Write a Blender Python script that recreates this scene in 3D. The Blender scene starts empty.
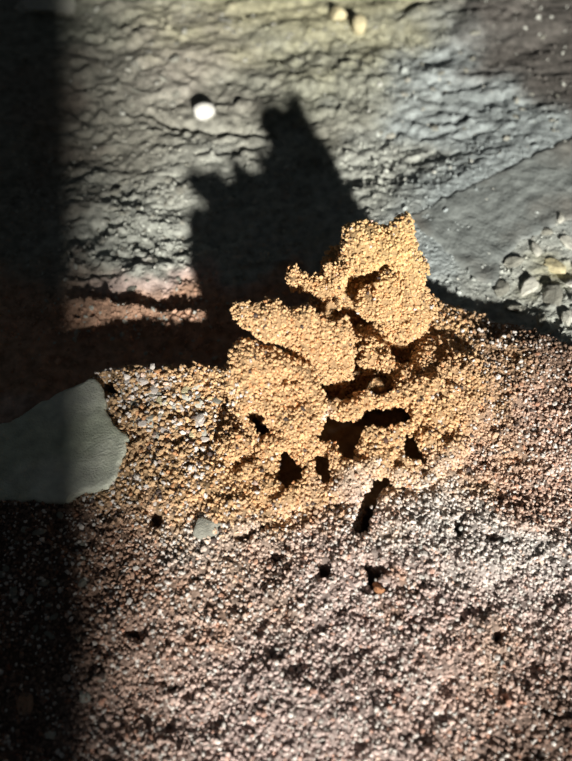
import bpy, math
import numpy as np
from mathutils import Vector, Matrix

# ------------------------------------------------------------------ camera, light, exposure
# all lengths below are in centimetres and are scaled by U to metres
U = 0.01
SC = bpy.context.scene
COL = SC.collection
W_, H_ = 572.0, 761.0
CAM = np.array([0.0, -36.0, 50.0])
FPX = 872.0
_f = -CAM / np.linalg.norm(CAM)
_r = np.array([1.0, 0, 0])
_u = np.cross(_r, _f)
cam_d = bpy.data.cameras.new('camera')
cam_d.sensor_fit = 'HORIZONTAL'
cam_d.sensor_width = 36.0
cam_d.lens = 36.0 * FPX / W_
cam_d.clip_start = 0.01
cam = bpy.data.objects.new('camera', cam_d)
COL.objects.link(cam)
cam.matrix_world = Matrix(((_r[0], _u[0], -_f[0], CAM[0] * U), (_r[1], _u[1], -_f[1], CAM[1] * U),
                           (_r[2], _u[2], -_f[2], CAM[2] * U), (0, 0, 0, 1)))
cam_d.dof.use_dof = True
cam_d.dof.focus_distance = 0.56
cam_d.dof.aperture_fstop = 6.3
SC.camera = cam

SUN_E, SUN_A = math.radians(22.0), math.radians(-13)      # elevation; heading of the light on the ground
SDIR = np.array([math.sin(SUN_A) * math.cos(SUN_E), math.cos(SUN_A) * math.cos(SUN_E), -math.sin(SUN_E)])
sun_d = bpy.data.lights.new('sun', 'SUN')
sun_d.energy = 6.6
sun_d.angle = math.radians(2.4)
sun_d.color = (1.0, 0.955, 0.86)
sun = bpy.data.objects.new('sun', sun_d)
COL.objects.link(sun)
sun.rotation_euler = Vector(SDIR).to_track_quat('-Z', 'Y').to_euler()

world = bpy.data.worlds.new('world')
SC.world = world
world.use_nodes = True
bg = world.node_tree.nodes['Background']
bg.inputs[0].default_value = (0.80, 0.92, 1.0, 1)
bg.inputs[1].default_value = 0.024
SC.view_settings.view_transform = 'Standard'
SC.view_settings.look = 'None'
SC.view_settings.exposure = 0.0
SC.view_settings.gamma = 1.0
SC.view_settings.use_curve_mapping = False

# ------------------------------------------------------------------ small numeric helpers
RNG = np.random.default_rng(7)


def sstep(a, b, x):
    t = np.clip((x - a) / (b - a), 0, 1)
    return t * t * (3 - 2 * t)


def proj(P):
    d = P - CAM
    z = d @ _f
    return W_ / 2 + FPX * (d @ _r) / z, H_ / 2 - FPX * (d @ _u) / z


def ray(px, py):
    d = _f + _r * ((px - W_ / 2) / FPX) - _u * ((py - H_ / 2) / FPX)
    return d


def at_z(px, py, z):
    d = ray(px, py)
    return CAM + d * ((z - CAM[2]) / d[2])


def at_y(px, py, y):
    d = ray(px, py)
    return CAM + d * ((y - CAM[1]) / d[1])


_tab = np.random.default_rng(3).random((64, 64, 64))


def vnoise(x, y, z=0.0):
    x, y, z = np.broadcast_arrays(np.asarray(x, float), y, z)
    xi, yi, zi = np.floor(x).astype(int), np.floor(y).astype(int), np.floor(z).astype(int)
    fx, fy, fz = x - xi, y - yi, z - zi
    fx, fy, fz = fx * fx * (3 - 2 * fx), fy * fy * (3 - 2 * fy), fz * fz * (3 - 2 * fz)
    r = 0
    for a in (0, 1):
        for b in (0, 1):
            for c in (0, 1):
                w = (fx if a else 1 - fx) * (fy if b else 1 - fy) * (fz if c else 1 - fz)
                r = r + w * _tab[(xi + a) & 63, (yi + b) & 63, (zi + c) & 63]
    return r * 2 - 1


def fbm(x, y, z=0.0, o=4, g=0.5):
    r, a, f = 0, 1.0, 1.0
    for i in range(o):
        r = r + a * vnoise(np.asarray(x) * f + i * 9.7, np.asarray(y) * f + i * 4.3, np.asarray(z) * f + i * 2.9)
        a *= g
        f *= 2.03
    return r


def poly_sdf(poly, X, Y):
    P = np.array(poly, float)
    X = np.asarray(X, float); Y = np.asarray(Y, float)
    d = np.full(X.shape, 1e18)
    inside = np.zeros(X.shape, bool)
    n = len(P)
    for i in range(n):
        ax, ay = P[i]; bx, by = P[(i + 1) % n]
        ex, ey = bx - ax, by - ay
        t = np.clip(((X - ax) * ex + (Y - ay) * ey) / (ex * ex + ey * ey + 1e-9), 0, 1)
        d = np.minimum(d, (X - ax - t * ex) ** 2 + (Y - ay - t * ey) ** 2)
        c = ((ay > Y) != (by > Y)) & (X < (bx - ax) * (Y - ay) / ((by - ay) if by != ay else 1e-9) + ax)
        inside ^= c
    d = np.sqrt(d)
    return np.where(inside, -d, d)


def zm(pts):                       # outline points noted on a 2.38x enlargement of the middle of the picture
    return [(210 + a / 2.38, 200 + b / 2.38) for a, b in pts]


# ------------------------------------------------------------------ outlines of the nest
TOWER = zm([(325, 75), (345, 60), (375, 52), (395, 55), (410, 70), (430, 64), (440, 50), (470, 52), (480, 95), (490, 130),
            (514, 148), (520, 180), (520, 225), (538, 245), (530, 285), (505, 305), (520, 340), (500, 400), (330, 400), (325, 320),
            (300, 245), (300, 216), (260, 226), (222, 214), (180, 200), (172, 180), (195, 163), (212, 192), (250, 202), (280, 166),
            (312, 156), (325, 130)])
TOWER_HOLES = [zm([(330, 178), (370, 166), (430, 160), (440, 180), (410, 195), (372, 206), (354, 235), (345, 270), (372, 292), (395, 292), (395, 303),
                   (360, 300), (330, 296), (318, 262), (326, 225)])]
SIDE = zm([(50, 250), (78, 245), (120, 250), (155, 255), (188, 277), (230, 265), (268, 285), (298, 298), (322, 290), (330, 320),
           (345, 360), (330, 420), (240, 430), (200, 385), (196, 352), (160, 338), (130, 316), (90, 301), (60, 276)])
LEFT = [(228, 356), (236, 348), (250, 345), (268, 348), (290, 360), (312, 372), (325, 400), (318, 430), (300, 450), (262, 452), (244, 432), (234, 410), (230, 392), (226, 376)]
GREEN_PX = [(-60, 470), (-20, 436), (0, 424), (50, 396), (92, 377), (101, 384), (106, 405), (114, 424), (131, 437), (122, 462), (110, 487), (84, 490), (66, 500), (0, 500), (-60, 505)]
SHADOW_FILL = [(326, 262), (345, 240), (380, 238), (408, 246), (418, 290), (420, 400), (300, 400), (305, 330), (312, 290)]  # outline of the added lobe that fills the tower's shadow
CRUST = [(232, 352), (245, 346), (262, 346), (275, 352), (290, 358), (300, 345), (318, 338), (345, 330), (357, 333), (378, 326), (408, 332),
         (428, 330), (450, 334), (470, 345), (488, 360), (492, 385), (486, 420), (462, 455), (432, 474), (395, 480), (375, 488),
         (330, 505), (290, 500), (252, 508), (222, 482), (212, 445), (225, 412), (232, 395), (228, 368)]
CRUST_HOLES = [zm(q) for q in (
    [(300, 395), (330, 384), (370, 400), (420, 400), (430, 430), (400, 445), (352, 440), (322, 462), (280, 455), (275, 430)],
    [(210, 455), (262, 478), (290, 522), (325, 530), (360, 515), (390, 490), (450, 485), (475, 505), (440, 520), (380, 530),
     (352, 550), (342, 590), (322, 602), (300, 562), (245, 545), (222, 522), (238, 492)],
    [(255, 603), (272, 608), (282, 650), (265, 642)],
    [(180, 580), (207, 620), (202, 650), (175, 668), (163, 652), (180, 620)],
    [(88, 505), (120, 508), (142, 540), (115, 550), (92, 530)],
    [(316, 335), (350, 345), (338, 382), (318, 376)],
    [(480, 555), (495, 558), (502, 600), (486, 592)],
    [(448, 330), (472, 330), (470, 372), (452, 365)],
    [(388, 655), (412, 650), (408, 680), (396, 725), (360, 765), (342, 762), (360, 710)],
    [(158, 412), (176, 420), (172, 445), (160, 438)])]
PITS = [([(372, 474), (382, 476), (379, 498), (368, 528), (356, 532), (354, 518), (364, 498)], 4.2),
        ([(380, 474), (395, 477), (414, 480), (408, 487), (392, 484), (384, 487)], 2.2),
        ([(364, 556), (372, 560), (380, 566), (390, 562), (388, 572), (380, 574), (372, 590), (367, 580)], 2.4),
        ([(318, 562), (330, 562), (331, 576), (320, 578)], 2.2),
        ([(148, 510), (162, 512), (160, 525), (150, 524)], 1.2),
        ([(258, 492), (290, 488), (322, 500), (300, 504), (275, 500), (262, 508)], 1.5),
        ([(232, 536), (262, 524), (266, 528), (238, 542)], .8),
        ([(494, 630), (504, 632), (502, 642), (494, 640)], 1.2),
        ([(166, 684), (176, 684), (174, 692), (166, 690)], 1.1),
        ([(452, 520), (462, 516), (466, 530), (458, 536)], 1.4),
        ([(480, 530), (508, 536), (512, 545), (490, 540)], 1.0),
        ([(270, 552), (284, 556), (280, 562), (270, 560)], .8),
        ([(100, 378), (112, 377), (116, 392), (104, 394)], 1.2),
        ([(124, 631), (142, 634), (140, 639), (126, 637)], .9)]

# ------------------------------------------------------------------ ground relief
CREST = [(-80, 480, 2.6), (-30, 447, 2.8), (0, 432, 2.9), (50, 402, 3.0), (96, 379, 3.0), (130, 371, 3.1), (180, 371, 3.2), (225, 371, 3.4),
         (290, 350, 3.8), (350, 335, 4.2), (400, 312, 4.4), (440, 293, 4.4), (480, 306, 3.9), (530, 328, 3.1), (572, 352, 2.6), (640, 396, 2.0)]
_cw = np.array([at_z(a, b, c) for a, b, c in CREST])
_cx, _cy, _cz = _cw[:, 0], _cw[:, 1], _cw[:, 2]


def base_h(x, y):
    yc = np.interp(x, _cx, _cy) + 0.35 * vnoise(x * .8, 3.3) + .15 * vnoise(x * 2.3, 1.3)
    zc = np.interp(x, _cx, _cz)
    t = np.maximum(yc - y, 0)
    front = 0.2 + (zc - 0.2) * np.clip(1 - t / (yc + 34), 0, 1) ** 1.15
    s = np.maximum(y - yc, 0)
    drop = 2.0 + 1.2 * sstep(4, 14, x)
    back = zc * (1 - sstep(0.0, 1, s / drop))
    back = back + 0.035 * np.maximum(s - 4, 0) + 1.0 * sstep(5, 13, x) * sstep(.5, 3, s) * sstep(16, 8, s)
    h = np.where(y < yc, front, back)
    return h, yc


# reddish low ridge behind the left side of the crest
_rA, _rB = at_z(70, 304, 1.0), at_z(215, 312, 1.0)
_crackA = [at_z(150, 112, 0.6), at_z(175, 124, .6), at_z(225, 131, .6), at_z(275, 134, .6)]
_sc = [(160, 302), (205, 300)]


SLAB_PX = [(411, 214), (440, 199), (500, 170), (560, 141), (620, 112), (680, 120), (650, 200), (572, 218), (522, 240), (500, 264), (498, 288), (468, 276), (440, 244), (416, 226)]
_pb = at_z(500, 220, 1.2)


def slab_z(x, y):
    return 1.5 + .04 * (y - _pb[1]) - .02 * (x - _pb[0])


SLAB_W = [tuple(at_z(a, b, 1.5)[:2]) for a, b in SLAB_PX]


def height(x, y, fine=True):
    x = np.asarray(x, float); y = np.asarray(y, float)
    h, yc = base_h(x, y)
    fg = sstep(0.8, -0.3, y - yc)
    bgm = 1 - fg
    h = h + fg * (0.45 * fbm(x * .22, y * .22, 1.0, 3) + 0.13 * fbm(x * .9, y * .9, 2.0, 3) + .07 * vnoise(x * 2.9, y * 2.9, 1.0) - .35 * sstep(.5, .75, vnoise(x * 1.3 + 7, y * 1.6, 5.0)))
    # background: uneven rock-like soil with long streaks and shelves
    sx, sy = x * .97 + y * .22, y * .97 - x * .22
    h = h + bgm * sstep(1.0, 4.0, y - yc) * (0.55 * fbm(sx * .10, sy * .16, 5.0, 3) + .22 * fbm(sx * .35, sy * .6, 6.0, 4))
    lump = fbm(sx * .9, sy * 1.3, 8.0, 4, .6)
    h = h + bgm * .15 * lump
    shelf = vnoise(sx * .45 + 4, sy * .9 + 2, 9.0) * (.6 + .8 * vnoise(x * .2, y * .2, 4.0))
    h = h - bgm * 0.28 * sstep(.34, .5, shelf)
    cob = vnoise(sx * 1.15, sy * 1.3, 12.0)
    h = h + bgm * .22 * sstep(.1, .5, cob) * sstep(-.2, .5, vnoise(x * .16 + 3, y * .16, 2.0) + .25)
    ds = poly_sdf(SLAB_W, x, y)
    w = sstep(8, .4, ds)
    h = h * (1 - w) + w * (slab_z(x, y) - .15 + .10 * lump * sstep(.3, 1.5, ds))
    # low ridge
    yr = np.interp(x, [_rA[0], _rB[0]], [_rA[1], _rB[1]])
    win = sstep(_rA[0] - 4, _rA[0] + 2, x) * sstep(_rB[0] + 3, _rB[0] - 1, x)
    dy = y - yr + .3 * vnoise(x * .7, 8.0)
    h = h + win * 1.25 * np.where(dy < 0, np.exp(-(dy / 2.2) ** 2), np.exp(-(dy / .45) ** 2))
    # crack under the white pebble
    for i in range(3):
        a, b = _crackA[i], _crackA[i + 1]
        e = b - a
        t = np.clip(((x - a[0]) * e[0] + (y - a[1]) * e[1]) / (e[0] ** 2 + e[1] ** 2), 0, 1)
        d = np.hypot(x - a[0] - t * e[0], y - a[1] - t * e[1])
        h = h - 1.0 * np.exp(-(d / .3) ** 2)
    if fine:
        h = h + .035 * vnoise(x * 6.1, y * 6.1, 4.0) + .03 * vnoise(x * 3.1, y * 3.1, 7.0)
    return h


def crust_h(x, y):
    """Upper face of the raised crust of the nest."""
    h, yc = base_h(x, y)
    c = at_z(352, 395, 5)
    r2 = ((x - c[0]) / 8.6) ** 2 + ((y - c[1]) / 7.6) ** 2
    b = 2.0 * np.exp(-r2 * 1.3)
    return np.maximum(h, h * 0 + np.interp(x, _cx, _cz) * .9) * sstep(-11, -2, y) + h * (1 - sstep(-11, -2, y)) + b + .5 * fbm(x * .45, y * .45, 3.0, 3) + .32 * fbm(x * 1.6, y * 1.6, 6.0, 2) - .7 * sstep(.5, .72, vnoise(x * 1.05 + 1, y * 1.2, 2.0)) + .1


def ground_at(px, py):
    z = 1.0
    for i in range(12):
        p = at_z(px, py, z)
        z = 0.5 * z + 0.5 * float(height(p[0], p[1], False))
    p[2] = float(height(p[0], p[1], False))
    return p


# ------------------------------------------------------------------ colour of the soils, blended from patches
PAL = {
    'tan': (.72, .475, .26), 'gold': (.80, .57, .28), 'pink': (.60, .43, .355), 'rust': (.52, .33, .235), 'mauve': (.62, .50, .47),
    'white': (.78, .74, .72), 'ochre': (.54, .37, .22), 'grey': (.30, .295, .255), 'green': (.33, .345, .285), 'pale': (.46, .48, .44),
    'dark': (.14, .13, .12), 'yellow': (.48, .46, .30), 'blue': (.40, .45, .46), 'brown': (.22, .15, .12)}
FG_PATCH = [(340, 330, 150, 150, 'tan', 1.3), (390, 250, 60, 60, 'gold', 1.4), (165, 430, 90, 60, 'ochre', 1.0), (250, 460, 90, 60, 'tan', .9),
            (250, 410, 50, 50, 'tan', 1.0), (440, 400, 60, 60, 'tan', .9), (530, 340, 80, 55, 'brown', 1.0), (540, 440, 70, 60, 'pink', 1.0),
            (430, 520, 45, 40, 'white', .75), (395, 495, 30, 25, 'white', .5), (520, 550, 60, 40, 'white', .45), (450, 450, 30, 25, 'white', .4),
            (330, 410, 14, 10, 'white', 1.5), (210, 540, 60, 30, 'white', .35), (250, 590, 70, 45, 'ochre', .5), (400, 500, 25, 25, 'tan', .6),
            (378, 588, 12, 12, 'rust', 3.0), (210, 625, 22, 12, 'rust', 1.3), (120, 600, 60, 80, 'rust', .7), (140, 690, 70, 60, 'pink', .9),
            (340, 640, 170, 90, 'mauve', 1.0), (470, 690, 80, 60, 'pink', .8), (560, 400, 30, 60, 'rust', .4), (340, 560, 60, 60, 'mauve', .9),
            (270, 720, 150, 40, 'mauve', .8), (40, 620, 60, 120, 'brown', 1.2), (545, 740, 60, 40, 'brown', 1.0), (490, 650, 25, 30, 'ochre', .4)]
BG_PATCH = [(150, 60, 200, 80, 'grey', 1.0), (270, 15, 110, 40, 'yellow', 1.4), (310, 60, 80, 50, 'green', .9), (440, 80, 60, 60, 'blue', .8),
            (520, 30, 80, 50, 'dark', 1.2), (380, 180, 50, 40, 'pale', 1.2), (100, 160, 120, 50, 'grey', .8), (150, 230, 70, 40, 'pale', .9),
            (110, 320, 110, 28, 'rust', 2.2), (140, 285, 60, 14, 'mauve', 1.2), (60, 290, 60, 30, 'grey', .8), (540, 260, 50, 50, 'pale', 1.0),
            (550, 270, 22, 12, 'yellow', 1.5), (350, 30, 40, 40, 'yellow', .6), (90, 20, 60, 16, 'green', 1.0), (60, 130, 40, 60, 'brown', .7),
            (220, 170, 60, 40, 'pale', .5), (500, 190, 90, 60, 'blue', .8), (200, 60, 60, 40, 'mauve', .3)]


def mix_col(px, py, patches):
    w = np.zeros(px.shape) + 1e-4
    c = np.zeros(px.shape + (3,)) + 1e-4 * np.array(PAL['pink'])
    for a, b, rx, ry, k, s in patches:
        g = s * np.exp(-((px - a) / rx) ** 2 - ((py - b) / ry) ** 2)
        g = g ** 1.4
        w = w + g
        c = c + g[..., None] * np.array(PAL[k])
    return c / w[..., None]


def soil_col(P):
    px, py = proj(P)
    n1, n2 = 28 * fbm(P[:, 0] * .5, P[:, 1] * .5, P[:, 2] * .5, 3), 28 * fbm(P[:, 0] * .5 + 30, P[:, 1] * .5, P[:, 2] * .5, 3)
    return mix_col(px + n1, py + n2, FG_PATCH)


def back_col(P):
    px, py = proj(P)
    n1, n2 = 30 * fbm(P[:, 0] * .3, P[:, 1] * .3, 0, 4), 22 * fbm(P[:, 0] * .3 + 30, P[:, 1] * .3, 0, 4)
    return mix_col(px + n1, py + n2, BG_PATCH)


# ------------------------------------------------------------------ mesh helpers
def mesh_np(name, V, F, mat, cols=None, smooth=True):
    """V in cm, F (n,3) or (n,4) ints, cols per vertex."""
    me = bpy.data.meshes.new(name)
    k = F.shape[1]
    me.vertices.add(len(V)); me.loops.add(F.size); me.polygons.add(len(F))
    me.vertices.foreach_set('co', (V * U).astype(np.float32).ravel())
    me.loops.foreach_set('vertex_index', F.astype(np.int32).ravel())
    me.polygons.foreach_set('loop_start', np.arange(0, F.size, k, dtype=np.int32))
    me.polygons.foreach_set('use_smooth', np.full(len(F), smooth))
    me.update(calc_edges=True)
    me.validate()
    if cols is not None:
        at = me.color_attributes.new('soil', 'FLOAT_COLOR', 'POINT')
        at.data.foreach_set('color', np.hstack([cols, np.ones((len(cols), 1))]).astype(np.float32).ravel())
    me.materials.append(mat)
    return me


def link(name, me, parent=None, **kw):
    o = bpy.data.objects.new(name, me)
    COL.objects.link(o)
    if parent is not None:
        o.parent = parent
        if parent.type == 'EMPTY': o.matrix_parent_inverse = Matrix.Translation(-Vector(parent.location))
    for k, v in kw.items():
        o[k] = v
    return o


def empty(name, loc, **kw):
    o = bpy.data.objects.new(name, None)
    o.empty_display_size = 0.01
    o.location = Vector(loc) * U
    COL.objects.link(o)
    for k, v in kw.items():
        o[k] = v
    return o


def material(name, base=None, rough=.9, var=.25, scale=300, bump=.3, bscale=900, attr=False, spec=.2, tint2=None, crust=None):
    m = bpy.data.materials.new(name)
    m.use_nodes = True
    nt = m.node_tree
    b = nt.nodes['Principled BSDF']
    b.inputs['Roughness'].default_value = rough
    b.inputs['Specular IOR Level'].default_value = spec
    geo = nt.nodes.new('ShaderNodeTexCoord')
    no = nt.nodes.new('ShaderNodeTexNoise')
    no.inputs['Scale'].default_value = scale
    no.inputs['Detail'].default_value = 5
    nt.links.new(geo.outputs['Object'], no.inputs['Vector'])
    rmp = nt.nodes.new('ShaderNodeMapRange')
    rmp.inputs['From Min'].default_value = .3
    rmp.inputs['From Max'].default_value = .7
    rmp.inputs['To Min'].default_value = 1 - var
    rmp.inputs['To Max'].default_value = 1 + var
    nt.links.new(no.outputs['Fac'], rmp.inputs['Value'])
    vm = nt.nodes.new('ShaderNodeVectorMath'); vm.operation = 'SCALE'
    if attr:
        a = nt.nodes.new('ShaderNodeAttribute'); a.attribute_name = 'soil'
        src = a.outputs['Color']
    else:
        a = nt.nodes.new('ShaderNodeRGB'); a.outputs[0].default_value = (*base, 1)
        src = a.outputs[0]
    if tint2:
        n2 = nt.nodes.new('ShaderNodeTexNoise'); n2.inputs['Scale'].default_value = scale * .18; n2.inputs['Detail'].default_value = 6
        nt.links.new(geo.outputs['Object'], n2.inputs['Vector'])
        cr = nt.nodes.new('ShaderNodeMapRange'); cr.inputs['From Min'].default_value = .45; cr.inputs['From Max'].default_value = .62
        nt.links.new(n2.outputs['Fac'], cr.inputs['Value'])
        mx = nt.nodes.new('ShaderNodeMix'); mx.data_type = 'RGBA'
        nt.links.new(cr.outputs[0], mx.inputs['Factor'])
        nt.links.new(src, mx.inputs['A']); mx.inputs['B'].default_value = (*tint2, 1)
        src = mx.outputs['Result']
    nt.links.new(src, vm.inputs[0])
    nt.links.new(rmp.outputs[0], vm.inputs['Scale'])
    nt.links.new(vm.outputs[0], b.inputs['Base Color'])
    if bump:
        n3 = nt.nodes.new('ShaderNodeTexNoise'); n3.inputs['Scale'].default_value = bscale; n3.inputs['Detail'].default_value = 6
        nt.links.new(geo.outputs['Object'], n3.inputs['Vector'])
        bp = nt.nodes.new('ShaderNodeBump'); bp.inputs['Strength'].default_value = bump; bp.inputs['Distance'].default_value = .002
        nt.links.new(n3.outputs['Fac'], bp.inputs['Height'])
        nt.links.new(bp.outputs[0], b.inputs['Normal'])
    return m


M_SOIL = material('crumbly_soil', attr=True, var=.25, scale=500, bump=.6)
M_GRAIN = material('soil_grain', attr=True, var=.2, scale=900, bump=0, rough=.8)
M_ROCKSOIL = material('stony_ground', attr=True, var=.38, scale=130, bump=.8, bscale=420)

# ------------------------------------------------------------------ grains
_t = (1 + 5 ** .5) / 2
ICO_V = np.array([(-1, _t, 0), (1, _t, 0), (-1, -_t, 0), (1, -_t, 0), (0, -1, _t), (0, 1, _t), (0, -1, -_t), (0, 1, -_t), (_t, 0, -1), (_t, 0, 1), (-_t, 0, -1), (-_t, 0, 1)])
ICO_V = ICO_V / np.linalg.norm(ICO_V[0])
ICO_F = np.array([(0, 11, 5), (0, 5, 1), (0, 1, 7), (0, 7, 10), (0, 10, 11), (1, 5, 9), (5, 11, 4), (11, 10, 2), (10, 7, 6), (7, 1, 8), (3, 9, 4), (3, 4, 2), (3, 2, 6), (3, 6, 8), (3, 8, 9), (4, 9, 5), (2, 4, 11), (6, 2, 10), (8, 6, 7), (9, 8, 1)])


def rand_rot(n):
    q = RNG.normal(size=(n, 4)); q /= np.linalg.norm(q, axis=1)[:, None]
    w, x, y, z = q.T
    return np.stack([1 - 2 * (y * y + z * z), 2 * (x * y - z * w), 2 * (x * z + y * w), 2 * (x * y + z * w), 1 - 2 * (x * x + z * z), 2 * (y * z - x * w),
                     2 * (x * z - y * w), 2 * (y * z + x * w), 1 - 2 * (x * x + y * y)], 1).reshape(n, 3, 3)


def grains(name, P, R, cols, mat, flat=(.45, 1.0), smooth=False):
    """Angular crumbs at points P with radii R as one mesh."""
    n = len(P)
    sc = np.stack([RNG.uniform(.8, 1.3, n), RNG.uniform(.7, 1.1, n), RNG.uniform(*flat, n)], 1)
    v = ICO_V[None] * RNG.uniform(.72, 1.15, (n, 12, 1))
    v = v * sc[:, None, :] * R[:, None, None]
    v = np.einsum('nij,nkj->nki', rand_rot(n), v) + P[:, None, :]
    F = (ICO_F[None] + (np.arange(n) * 12)[:, None, None]).reshape(-1, 3)
    c = np.repeat(cols, 12, axis=0)
    return mesh_np(name, v.reshape(-1, 3), F, mat, c, smooth)


def sample(V, T, n):
    a, b, c = V[T[:, 0]], V[T[:, 1]], V[T[:, 2]]
    N = np.cross(b - a, c - a)
    A = np.linalg.norm(N, axis=1) + 1e-12
    cdf = np.cumsum(A); tot = cdf[-1]
    i = np.searchsorted(cdf, RNG.random(n) * tot)
    i = np.minimum(i, len(T) - 1)
    r1, r2 = np.sqrt(RNG.random(n)), RNG.random(n)
    P = a[i] * (1 - r1)[:, None] + b[i] * (r1 * (1 - r2))[:, None] + c[i] * (r1 * r2)[:, None]
    return P, N[i] / A[i][:, None], tot / 2


def grain_cols(P, whiteness=1.0):
    c = soil_col(P)
    n = len(P)
    k = RNG.uniform(.72, 1.25, (n, 1))
    c = c * k
    px, py = proj(P)
    tanzone = np.exp(-((px - 350) / 130) ** 4 - ((py - 340) / 150) ** 4)
    pw = (.20 + .10 * fbm(P[:, 0] * .3, P[:, 1] * .3, 0, 3)) * (1 - .96 * tanzone) * whiteness
    pw = pw + .85 * np.exp(-((px - 430) / 35) ** 2 - ((py - 520) / 35) ** 2) + .25 * np.exp(-((px - 520) / 45) ** 2 - ((py - 560) / 30) ** 2)
    m = RNG.random(n) < pw
    c[m] = np.array([.80, .75, .71]) * RNG.uniform(.7, 1.08, (m.sum(), 1))
    m = RNG.random(n) < .045 * (1 - .8 * tanzone)
    c[m] = np.array([.12, .09, .08])
    m = RNG.random(n) < .06
    c[m] = c[m] * np.array([1.05, .84, .74])
    return np.clip(c, 0.02, .9)


# ------------------------------------------------------------------ ground mesh
def axis(lo, hi, flo, fhi, fine, coarse):
    a = list(np.arange(flo, fhi, fine))
    s = fine; p = flo
    while p > lo:
        s = min(s * 1.25, coarse); p -= s; a.insert(0, p)
    s = fine; p = a[-1]
    while p < hi:
        s = min(s * 1.25, coarse); p += s; a.append(p)
    return np.array(a)


gx = axis(-110, 110, -21, 21, .13, 3.0)
gy = axis(-230, 110, -27, 12, .13, 3.0)
gy2 = gy[gy < 12]
yy = [12.0]
while yy[-1] < 52: yy.append(yy[-1] + .13 + (yy[-1] - 12) * .004)
s = .3
while yy[-1] < 115: s *= 1.25; yy.append(yy[-1] + min(s, 3))
gy = np.concatenate([gy2[gy2 < 11.9], yy])
GX, GY = np.meshgrid(gx, gy, indexing='ij')
GZ = height(GX, GY)
gp = np.stack([GX, GY, GZ], -1)
ppx, ppy = proj(gp.reshape(-1, 3)); ppx = ppx.reshape(GX.shape); ppy = ppy.reshape(GX.shape)
bp_, yc_ = base_h(GX, GY)
# hollow under the crust
CZ = crust_h(GX, GY)
cpx, cpy = proj(np.stack([GX, GY, CZ], -1).reshape(-1, 3))
dC = poly_sdf(CRUST, cpx, cpy).reshape(GX.shape)
GZ = np.where(dC < 0, np.minimum(GZ, np.maximum(CZ, GZ)), GZ)
GZ = GZ - sstep(-9, -20, dC) * (GZ + 2.2)
PITM = np.zeros(GX.shape, bool)
GZ = GZ - .7 * sstep(2, -8, poly_sdf(GREEN_PX, ppx, ppy)) * (GY < 30)
for poly, dep in PITS:
    ext = np.array(poly)
    m = (ppx > ext[:, 0].min() - 20) & (ppx < ext[:, 0].max() + 20) & (ppy > ext[:, 1].min() - 20) & (ppy < ext[:, 1].max() + 20) & (GY < 40) & (GY > -30)
    d = poly_sdf(poly, ppx[m], ppy[m])
    GZ[m] = GZ[m] - dep * 1.5 * sstep(3.0, -.5, d + 2 * vnoise(GX[m] * 2.2, GY[m] * 2.2))
    PITM[m] |= d < .5
GV = np.stack([GX, GY, GZ], -1).reshape(-1, 3)
nx, ny = GX.shape
ii, jj = np.meshgrid(np.arange(nx - 1), np.arange(ny - 1), indexing='ij')
q0 = (ii * ny + jj).ravel()
GF = np.stack([q0, q0 + ny, q0 + ny + 1, q0 + 1], 1)
fgm = (sstep(1.2, -.2, GY - yc_)).reshape(-1, 1)
gc = soil_col(GV) * .5 * fgm + back_col(GV) * .92 * (1 - fgm)  # slope soil darkened so gaps between grains look shaded
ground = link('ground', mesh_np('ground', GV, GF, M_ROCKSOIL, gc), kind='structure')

# grains on the crumbly slope
fmask = ~PITM & ((GY - yc_) < .9) & (GX > -27) & (GX < 27) & (GY > -30) & (GY < 14)
fm = fmask[:-1, :-1].ravel()
TF = np.concatenate([GF[fm][:, [0, 1, 2]], GF[fm][:, [0, 2, 3]]])
P, N, A = sample(GV, TF, 78000)
px, py = proj(P)
keep = (px > -90) & (px < 665) & (py < 840) & (P[:, 2] > -1.6) & ((poly_sdf(GREEN_PX, px, py) > -5) | (RNG.random(len(px)) < .03))
P, N = P[keep], N[keep]
big = np.clip(RNG.lognormal(0, .28, len(P)), .55, 2.0)
left = np.exp(-((px[keep] - 140) / 90) ** 2 - ((py[keep] - 420) / 55) ** 2)
R = .108 * big * (1 + .35 * left)
P = P + N * (R * RNG.uniform(-.2, 1.1, len(R)))[:, None]
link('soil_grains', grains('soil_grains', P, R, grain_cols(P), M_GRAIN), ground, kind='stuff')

# gravelly crumbs on the ground behind
bmask = ((GY - yc_) > .6) & (GX > -35) & (GX < 35) & (GY < 60)
bm_ = bmask[:-1, :-1].ravel()
TB = np.concatenate([GF[bm_][:, [0, 1, 2]], GF[bm_][:, [0, 2, 3]]])
P, N, A = sample(GV, TB, 110000)
px, py = proj(P)
dens = .10 + .55 * np.exp(-((px - 110) / 130) ** 2 - ((py - 250) / 75) ** 2) + .9 * np.exp(-((px - 130) / 100) ** 2 - ((py - 320) / 22) ** 2) \
    + .35 * np.exp(-((px - 385) / 50) ** 2 - ((py - 190) / 40) ** 2) + .5 * np.exp(-((px - 550) / 45) ** 2 - ((py - 290) / 50) ** 2) + .2 * sstep(.1, .6, fbm(P[:, 0] * .25, P[:, 1] * .4, 0, 3))
wild = sstep(-.3, .5, fbm(P[:, 0] * .3, P[:, 1] * .4, 3, 3))
dens = dens * (.15 + .55 * wild) + .8 * np.exp(-((px - 130) / 110) ** 4 - ((py - 318) / 22) ** 4)
keep = (RNG.random(len(P)) < dens) & (px > -20) & (px < 600)
P, N, px, py = P[keep], N[keep], px[keep], py[keep]
R = np.clip(.11 * RNG.lognormal(0, .45, len(P)), .06, .42)
c = back_col(P) * RNG.uniform(.65, 1.3, (len(P), 1))
m = RNG.random(len(P)) < .12
c[m] = np.array([.5, .51, .47])
link('gravel', grains('gravel', P + N * R[:, None] * .1, R, np.clip(c, .02, .8), M_GRAIN, (.35, .7)), ground, kind='stuff')


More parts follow.
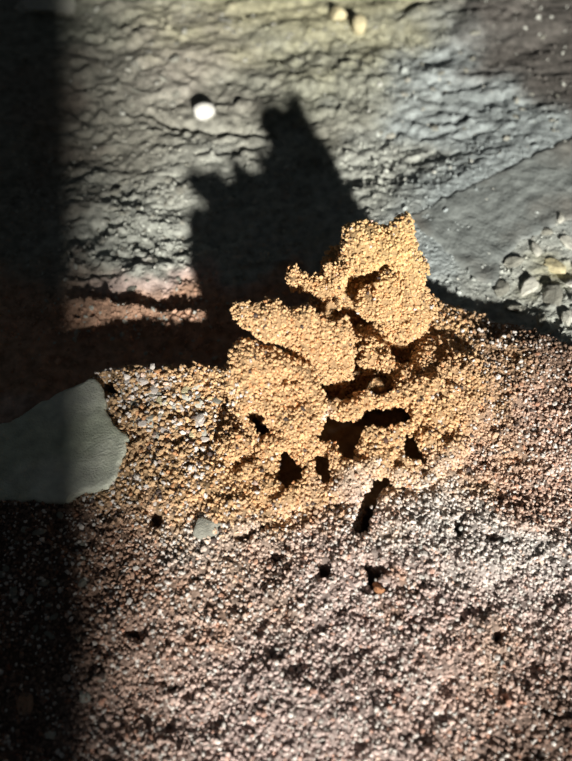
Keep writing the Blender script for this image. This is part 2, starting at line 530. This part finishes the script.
# ------------------------------------------------------------------ nest: solid walls from distance fields
def surface_nets(S, org, h):
    nx, ny, nz = S.shape
    ins = S < 0
    c = np.zeros((nx - 1, ny - 1, nz - 1, 3)); cnt = np.zeros((nx - 1, ny - 1, nz - 1))
    sl = lambda o, n: slice(o, n - 1 + o)
    for ax in range(3):
        o1, o2 = [a for a in range(3) if a != ax]
        for a in (0, 1):
            for b in (0, 1):
                off = [0, 0, 0]; off[o1] = a; off[o2] = b
                off2 = list(off); off2[ax] = 1
                s0 = S[sl(off[0], nx), sl(off[1], ny), sl(off[2], nz)]
                s1 = S[sl(off2[0], nx), sl(off2[1], ny), sl(off2[2], nz)]
                cr = (s0 < 0) != (s1 < 0)
                t = np.where(cr, s0 / np.where(np.abs(s0 - s1) < 1e-9, 1e-9, s0 - s1), 0)
                for k in range(3):
                    c[..., k] += np.where(cr, (t if k == ax else off[k]), 0)
                cnt += cr
    act = cnt > 0
    idx = -np.ones(act.shape, int)
    idx[act] = np.arange(act.sum())
    g = np.argwhere(act)
    V = (g + c[act] / cnt[act][:, None]) * h + np.array(org)
    F = []
    for ax in range(3):
        o1, o2 = [(1, 2), (2, 0), (0, 1)][ax]
        A_ = [slice(1, -1)] * 3; B_ = [slice(1, -1)] * 3
        A_[ax] = slice(0, -1); B_[ax] = slice(1, None)
        a, b = ins[tuple(A_)], ins[tuple(B_)]
        w = np.argwhere(a != b)
        fl = a[a != b]
        w = w + 1; w[:, ax] -= 1
        d1 = np.zeros(3, int); d1[o1] = 1
        d2 = np.zeros(3, int); d2[o2] = 1
        q = [w - d1 - d2, w - d2, w, w - d1]
        q = np.stack([idx[k[:, 0], k[:, 1], k[:, 2]] for k in q], 1)
        q[~fl] = q[~fl][:, ::-1]
        F.append(q)
    F = np.concatenate(F)
    F = F[(F >= 0).all(1)]
    return V, F


def vol(lo, hi, h=.16):
    a = [np.arange(lo[i], hi[i], h) for i in range(3)]
    X, Y, Z = np.meshgrid(*a, indexing='ij')
    return X, Y, Z, h


def plate(poly, holes, y0, z0, lean, half, lo, hi, belly):
    """A wall standing at y0 (at height z0), leaning back by `lean`, with rounded rims."""
    X, Y, Z, h = vol(lo, hi)
    k = 1 / math.hypot(1, lean)
    yw = y0 + lean * (Z - z0)
    w = (Y - yw) * k
    # foot of each point on the wall's middle plane
    FY, FZ = Y - w * k, Z + w * lean * k
    px, py = proj(np.stack([X, FY - half * .7, FZ], -1).reshape(-1, 3))
    px = px + 5 * fbm(X * .8, Z * .8, 1.0, 3).ravel(); py = py - 8 + 6 * fbm(X * .8 + 9, Z * .8, 1.0, 3).ravel()
    d2 = poly_sdf(poly, px, py)
    d2 = d2.reshape(X.shape) / 15.0
    for q in holes:
        d2 = np.maximum(d2, .3 - poly_sdf(q, px, py).reshape(X.shape) / 15.0)
    rim = np.clip(-d2 / (half * 1.1), 0, 1)
    hh = half * np.sqrt(np.clip(1 - (1 - rim) ** 2, 0, 1)) + (.5 * fbm(X * .55, Z * .55, Y * .3 + 2, 3) + .34 * fbm(X * 1.7, Z * 1.7, Y * 1.7, 2) - .7 * sstep(.45, .7, vnoise(X * 1.1 + 3, Z * 1.3, Y * .5))) * rim
    front = hh * (1 + belly * vnoise(X * .35 + 5, Z * .35, 2.0))
    S = np.maximum(np.where(w < 0, -w - front, w - hh), d2)
    S = np.where(d2 > 0, np.maximum(S, d2), S)
    return surface_nets(S, lo, h)


def crust():
    lo, hi = (-7, -14, -1.5), (16, 7, 8.5)
    X, Y, Z, h = vol(lo, hi, .17)
    zt = crust_h(X[:, :, 0], Y[:, :, 0])
    x2, y2 = X[:, :, 0], Y[:, :, 0]
    px, py = proj(np.stack([x2, y2, zt], -1).reshape(-1, 3))
    px = px + 4 * fbm(x2 * .8, y2 * .8, 3.0, 3).ravel(); py = py + 4 * fbm(x2 * .8 + 9, y2 * .8, 3.0, 3).ravel()
    d2 = poly_sdf(CRUST, px, py)
    dh = np.full(d2.shape, -99.0)
    for q in CRUST_HOLES:
        dh = np.maximum(dh, -poly_sdf(q, px, py))
    d2 = d2.reshape(x2.shape) / 15; dh = dh.reshape(x2.shape) / 15 + .5
    th = 1.1
    rimo = np.clip(-d2 / 1.2, 0, 1); rimh = np.clip(-dh / .5, 0, 1)
    top = zt - .55 * (1 - rimo) ** 2 - .3 * (1 - rimh) ** 2
    bot = zt - th - .5 * rimo + .5 * (1 - rimh) ** 2
    dd = np.maximum(d2, dh)
    S = np.maximum(np.maximum(Z - top[:, :, None], bot[:, :, None] - Z) * .85, dd[:, :, None])
    return surface_nets(S, lo, h)


def pelletise(V, F, density, rad, parent, name, gap=0.0):
    T = np.concatenate([F[:, [0, 1, 2]], F[:, [0, 2, 3]]])
    P, N, A = sample(V, T, 10)
    n = int(A * density)
    P, N, A = sample(V, T, n)
    R = rad * np.clip(RNG.lognormal(0, .25, n), .55, 1.8)
    P = P + N * (R * RNG.uniform(.0, 1.35, n) * (1 + .5 * vnoise(P[:, 0] * 2.5, P[:, 1] * 2.5, P[:, 2] * 2.5)))[:, None]
    return link(name, grains(name, P, R, grain_cols(P, .5), M_GRAIN, (.6, 1.0)), parent, kind='stuff')


base = at_z(350, 420, 4)
nest = empty('termite_nest', (base[0], base[1], 0), category='termite nest',
             label='tan crumbly branching termite nest rising from the pink soil slope, full of dark holes')


def nest_part(name, VF, dens=42, rad=.104, grain='mud_pellets'):
    V, F = VF
    o = link(name, mesh_np(name, V, F, M_SOIL, soil_col(V) * .6), nest)  # core colour darkened to put shade into the gaps between pellets
    pelletise(V, F, dens, rad, o, grain)
    return o


nest_part('tower', plate(TOWER, TOWER_HOLES, 1.0, 4.5, .22, 1.15, (-4, -4, .5), (13, 6, 16), .35))
nest_part('side_lobe', plate(SIDE, [], -3.2, 5.0, .30, 1.0, (-6, -7, .5), (6, 3, 12), .35))
nest_part('left_lobe', plate(LEFT, CRUST_HOLES[4:5], -5.6, 6.0, .72, .95, (-8, -12, .5), (5, 2, 11), .5))
nest_part('rear_lobe', plate(SHADOW_FILL, [], 4.4, 4.5, .1, .9, (-4, 1, -.5), (11, 8, 12), .3), 20)  # added behind the tower to close the gap in its cast shadow
nest_part('crust', crust())


# ------------------------------------------------------------------ stones
def stone_proto(seed, sub=2, cuts=14, flat=.6, smooth=False, rough=.04):
    import bmesh
    r = np.random.default_rng(seed)
    bm = bmesh.new()
    bmesh.ops.create_icosphere(bm, subdivisions=sub, radius=1)
    V = np.array([v.co[:] for v in bm.verts])
    for i in range(cuts):
        n = r.normal(size=3); n /= np.linalg.norm(n)
        d = r.uniform(.55, .85)
        V = V - np.maximum(V @ n - d, 0)[:, None] * n
    V = V * (1 + rough * vnoise(V[:, 0] * 3 + seed, V[:, 1] * 3, V[:, 2] * 3))[:, None]
    V = V * np.array([1, r.uniform(.7, .95), flat])
    F = np.array([[v.index for v in f.verts] for f in bm.faces])
    bm.free()
    return V, F


PROTO = {}


def stone_mesh(kind, i, mat, **kw):
    key = (kind, i)
    if key not in PROTO:
        V, F = stone_proto(100 + i * 7 + len(kind), **kw)
        PROTO[key] = mesh_np(kind, V, F, mat, None, False)
    return PROTO[key]


M_WHITE = material('chalk_white_stone', (.72, .72, .69), .8, .12, 300, .3)
M_PALE = material('pale_stone', (.56, .56, .50), .75, .2, 200, .4)
M_PALEP = material('pale_pebble', (.44, .44, .39), .8, .2, 200, .5)
M_GREYP = material('grey_pebble', (.31, .31, .27), .8, .25, 200, .5)
M_BEIGE = material('beige_stone', (.62, .56, .36), .8, .2, 200, .5)
M_BROWNP = material('brown_clod', (.42, .27, .19), .9, .25, 300, .6)
M_QUARTZ = material('pale_chip', (.70, .64, .60), .55, .18, 300, .3, spec=.45)
M_ORANGE = material('orange_clod', (.55, .27, .14), .95, .3, 500, .8)


def put_stone(name, px, py, rpx, mat, kind, label, category, group=None, aspect=(1, 1, 1), rot=None, sink=.35, **kw):
    p = ground_at(px, py)
    d = float((p - CAM) @ _f)
    r = rpx * d / FPX
    o = link(name, stone_mesh(kind, int(RNG.integers(0, 6)), mat, **kw), None, label=label, category=category)
    if group: o['group'] = group
    o.scale = (r * aspect[0], r * aspect[1], r * aspect[2])
    o.rotation_euler = rot if rot else (RNG.uniform(-.3, .3), RNG.uniform(-.3, .3), RNG.uniform(0, 6.28))
    p = p + np.array([0, 0, r * aspect[2] * .6 * (1 - 2 * sink)])
    o.location = Vector(p) * U
    return o


put_stone('white_pebble', 204, 116, 12, M_WHITE, 'white_pebble', 'rounded chalk white pebble lying at the start of the dark crack', 'pebble', rot=(.2, .1, .3), sink=.1, sub=3, cuts=2, flat=.8)
put_stone('stone', 44, 8, 40, M_PALE, 'stone_a', 'large pale grey-green stone at the upper left corner of the ground', 'stone', aspect=(1, .7, .55), rot=(0, 0, .2), sub=3, cuts=9, flat=.7)
put_stone('stone', 338, 19, 10, M_BEIGE, 'stone_b', 'pale yellowish pebble, left one of the pair near the top edge', 'stone', rot=(0, .1, .2), sink=.1, sub=3, cuts=6, flat=.8)
put_stone('stone', 359, 30, 12, M_BEIGE, 'stone_c', 'tan lumpy pebble, right one of the pair near the top edge', 'stone', aspect=(.7, 1.1, 1), rot=(.1, .1, .1), sink=.1, sub=3, cuts=6, flat=.8)
put_stone('clod', 378, 589, 9, M_ORANGE, 'clod', 'small orange clod of earth below the dark hole in the front slope', 'clod', sink=.3, sub=2, cuts=5, flat=.9, rough=.25)
put_stone('stone', 208, 527, 17, M_GREYP, 'stone_d', 'flat grey-green stone half buried in the front slope left of centre', 'stone', aspect=(1, .8, .3), rot=(.3, 0, .3), sink=.45, sub=3, cuts=8, flat=.7)
put_stone('stone', 84, 697, 9, M_PALE, 'stone_e', 'pale stone lying in the shade at the lower left, nearest of the larger stones there', 'stone', aspect=(1, .8, .5), sink=.3)
put_stone('stone', 50, 735, 8, M_PALE, 'stone_f', 'small round pale pebble in the dark lower left corner', 'stone', aspect=(1, .8, .6), sink=.3)
put_stone('stone', 24, 705, 15, M_BROWNP, 'stone_g', 'flat brown stone in the deep shade at the lower left edge', 'stone', aspect=(1, .8, .3), sink=.35)
put_stone('stone', 101, 678, 8, M_GREYP, 'stone_h', 'grey flake on the edge of the left shade low on the slope', 'stone', aspect=(1, .7, .35), rot=(.5, .2, .3), sink=.3)

# pale chips beside the grey-green slab
for i in range(62):
    px, py = RNG.normal(155, 36), RNG.normal(402, 24)
    if i < 14: px, py = [(143, 382), (165, 378), (152, 402), (156, 418), (166, 431), (140, 470), (137, 478), (120, 383), (111, 396), (187, 392), (200, 385), (178, 402), (148, 455), (194, 470)][i]
    if py < 375 or px < 112 or poly_sdf([(0, 430), (100, 378), (133, 440), (110, 490), (0, 500)], np.array(px), np.array(py)) < 6: px, py = RNG.uniform(135, 215), RNG.uniform(378, 440)
    q = int(RNG.integers(0, 4)) if i > 8 else 0
    cn = ['pinkish white', 'pale grey', 'mid grey', 'yellowish'][q]
    put_stone('stone_chip', px, py, RNG.uniform(4.4, 8.6), [M_QUARTZ, M_PALE, M_GREYP, M_BEIGE][q], 'chip%d_%d' % (i % 4, q),
              'small %s angular chip among those lying right of the grey-green slab' % cn, 'stone chip', '%s chips right of the grey-green slab' % cn,
              aspect=(1, .8, .5), sink=.1, sub=2, cuts=14)
for i in range(95):
    px, py = RNG.uniform(215, 570), RNG.uniform(500, 755)
    if i < 30: px, py = RNG.normal(445, 50), RNG.normal(530, 35)
    wk = RNG.random() < .6
    put_stone('stone_chip', px, py, RNG.uniform(2.4, 4.4), M_WHITE if wk else M_QUARTZ, 'wchip%d_%d' % (i % 4, wk),
              'tiny whitish chip sprinkled on the pinkish front slope', 'stone chip', 'white chips on the front slope', aspect=(1, .8, .6), sink=.05, sub=1, cuts=8)
for i in range(26):
    put_stone('stone_chip', RNG.uniform(0, 85), RNG.uniform(515, 640), RNG.uniform(4, 8), M_GREYP, 'schip%d' % (i % 4),
              'dull grey chip in the shade below the grey-green slab', 'stone chip', 'grey chips in the shade at the left', aspect=(1, .8, .4), sink=.1)
for i in range(130):
    px, py, where = RNG.uniform(95, 190), RNG.uniform(30, 290), 'left of the nest shadow'
    if i > 80: px, py, where = RNG.uniform(360, 572), RNG.uniform(20, 140), 'above the blue-grey slab'
    if i > 110: px, py, where = RNG.uniform(215, 330), RNG.uniform(20, 90), 'below the top edge, above the nest shadow'
    k = RNG.random() < .4
    put_stone('pebble', px, py, RNG.uniform(2.6, 5.0) * (1.6 if RNG.random() < .2 else 1), M_PALEP if k else M_GREYP, 'peb%d_%d' % (i % 4, k),
              'small %s pebble embedded in the ground %s' % ('pale' if k else 'grey', where), 'pebble', '%s pebbles %s' % ('pale' if k else 'grey', where), aspect=(1, .8, .5), sink=.25, sub=2, cuts=9)
for i, (px, py, r, mt, lb) in enumerate([
        (515, 262, 12, M_GREYP, 'grey rock at the lower edge of the blue-grey slab, beside its tip'),
        (535, 250, 10, M_PALE, 'pale rock wedged under the blue-grey slab, left of the yellowish rock'),
        (556, 268, 13, M_BEIGE, 'yellowish rock in the jumble below the blue-grey slab'),
        (500, 290, 11, M_GREYP, 'leftmost grey rock of the jumble, next to the black shadow'),
        (528, 288, 12, M_PALE, 'pale rock in the middle of the jumble, lower left of the yellowish rock'),
        (552, 298, 14, M_GREYP, 'largest grey rock of the jumble, directly below the yellowish rock'),
        (568, 245, 11, M_PALE, 'pale rock above the yellowish rock at the right picture edge'),
        (545, 232, 9, M_GREYP, 'small grey rock highest of the jumble against the slab'),
        (515, 309, 10, M_GREYP, 'grey rock right at the rim of the black shadow behind the slope'),
        (568, 320, 12, M_PALE, 'lowest pale rock of the jumble at the right picture edge'),
        (541, 321, 9, M_GREYP, 'small grey rock low in the jumble beside the slope crest'),
        (572, 285, 9, M_PALE, 'pale rock cut by the picture edge right of the yellowish rock'),
        (560, 218, 9, M_PALE, 'small pale rock at the right where slab and jumble meet')]):
    put_stone('rock', px, py, r, mt, 'rock%d_%s' % (i % 5, mt.name), lb, 'rock', 'rocks below the right slab', aspect=(1.1, .85, .7), sink=.35, sub=3, cuts=12, rough=.15)

# ------------------------------------------------------------------ slabs
def slab(name, poly, zfun, thick, mat, label, amp=.05, bev=.35, edge=None):
    """Stone slab from its outline; zfun gives the upper face."""
    P = []
    for a, b in poly:
        z = 2.0
        for k in range(10):
            p = at_z(a, b, z); z = zfun(p[0], p[1])
        P.append((p[0], p[1]))
    P = np.array(P)
    lo, hi = P.min(0) - .4, P.max(0) + .4
    h = .16
    zc = zfun(P[:, 0].mean(), P[:, 1].mean())
    zz = [zfun(a, b) for a, b in P]
    z0, z1 = min(zz) - thick - .6, max(zz) + .6
    X, Y, Z = np.meshgrid(np.arange(lo[0], hi[0], h), np.arange(lo[1], hi[1], h), np.arange(z0, z1, h), indexing='ij')
    x2, y2 = X[:, :, 0], Y[:, :, 0]
    d2 = poly_sdf(P, x2, y2) + .12 * fbm(x2 * 1.3, y2 * 1.3, 1.0, 3)
    rim = np.clip(-d2 / bev, 0, 1)
    top = zfun(x2, y2) + amp * fbm(x2 * .8, y2 * .8, 3.0, 4) - bev * .5 * (1 - np.sqrt(1 - (1 - rim) ** 2))
    S = np.maximum(np.maximum(Z - top[:, :, None], (top - thick)[:, :, None] - Z), d2[:, :, None])
    V, F = surface_nets(S, (lo[0], lo[1], z0), h)
    c = V.mean(0)
    o = link(name, mesh_np(name, V - c, F, mat), None, label=label, category='stone slab')
    o.location = Vector(c) * U
    return o


M_SLAB1 = material('grey_green_slab', (.60, .65, .53), .5, .22, 120, .5, 700, spec=.3, tint2=(.70, .73, .64))
M_SLAB2 = material('blue_grey_slab', (.25, .275, .27), .7, .22, 90, .55, 350, spec=.3, tint2=(.20, .20, .185))
pA = at_z(60, 440, 3.2)
slab('stone_slab', GREEN_PX,
     lambda x, y: 3.05 + .085 * (y - pA[1]) + .0 * x, 1.4, M_SLAB1, 'smooth flat grey-green stone slab at the left edge of the crumbly slope', .05, .3)
slab('stone_slab', SLAB_PX, slab_z, 2.0, M_SLAB2, 'broad blue-grey stone slab set in the ground right of the nest tower', .12, .4)

# ------------------------------------------------------------------ unseen board, added outside the picture so its edge shades the left side
A_ = at_z(144, 761, .5)
B_ = at_z(110, 20, .5)
l_ = (B_ - A_) / np.linalg.norm(B_ - A_)
g0 = A_ - l_ * ((A_[1] + 190) / l_[1])
g1 = B_ - SDIR * 265
e_ = (g1 - g0) / np.linalg.norm(g1 - g0)
g0 = g0 - e_ * 1.0; g1 = g0 + e_ * 190
wdir = np.cross(e_, SDIR); wdir /= np.linalg.norm(wdir)
if wdir[0] > 0: wdir = -wdir
nrm = np.cross(e_, wdir)
V = np.array([p + wdir * a + nrm * b for p in (g0, g1) for a in (0, 75) for b in (0, 2.0)])
F = np.array([(0, 1, 3, 2), (4, 6, 7, 5), (0, 4, 5, 1), (2, 3, 7, 6), (0, 2, 6, 4), (1, 5, 7, 3)])
M_SHADOW_BOARD = material('weathered_wood', (.22, .15, .10), .8, .3, 40, .4, 200)
c = V.mean(0)
o = link('wooden_board', mesh_np('wooden_board', V - c, F, M_SHADOW_BOARD, None, False), None, label='weathered wooden board leaning upright on the ground behind the viewer', category='board')
o.location = Vector(c) * U
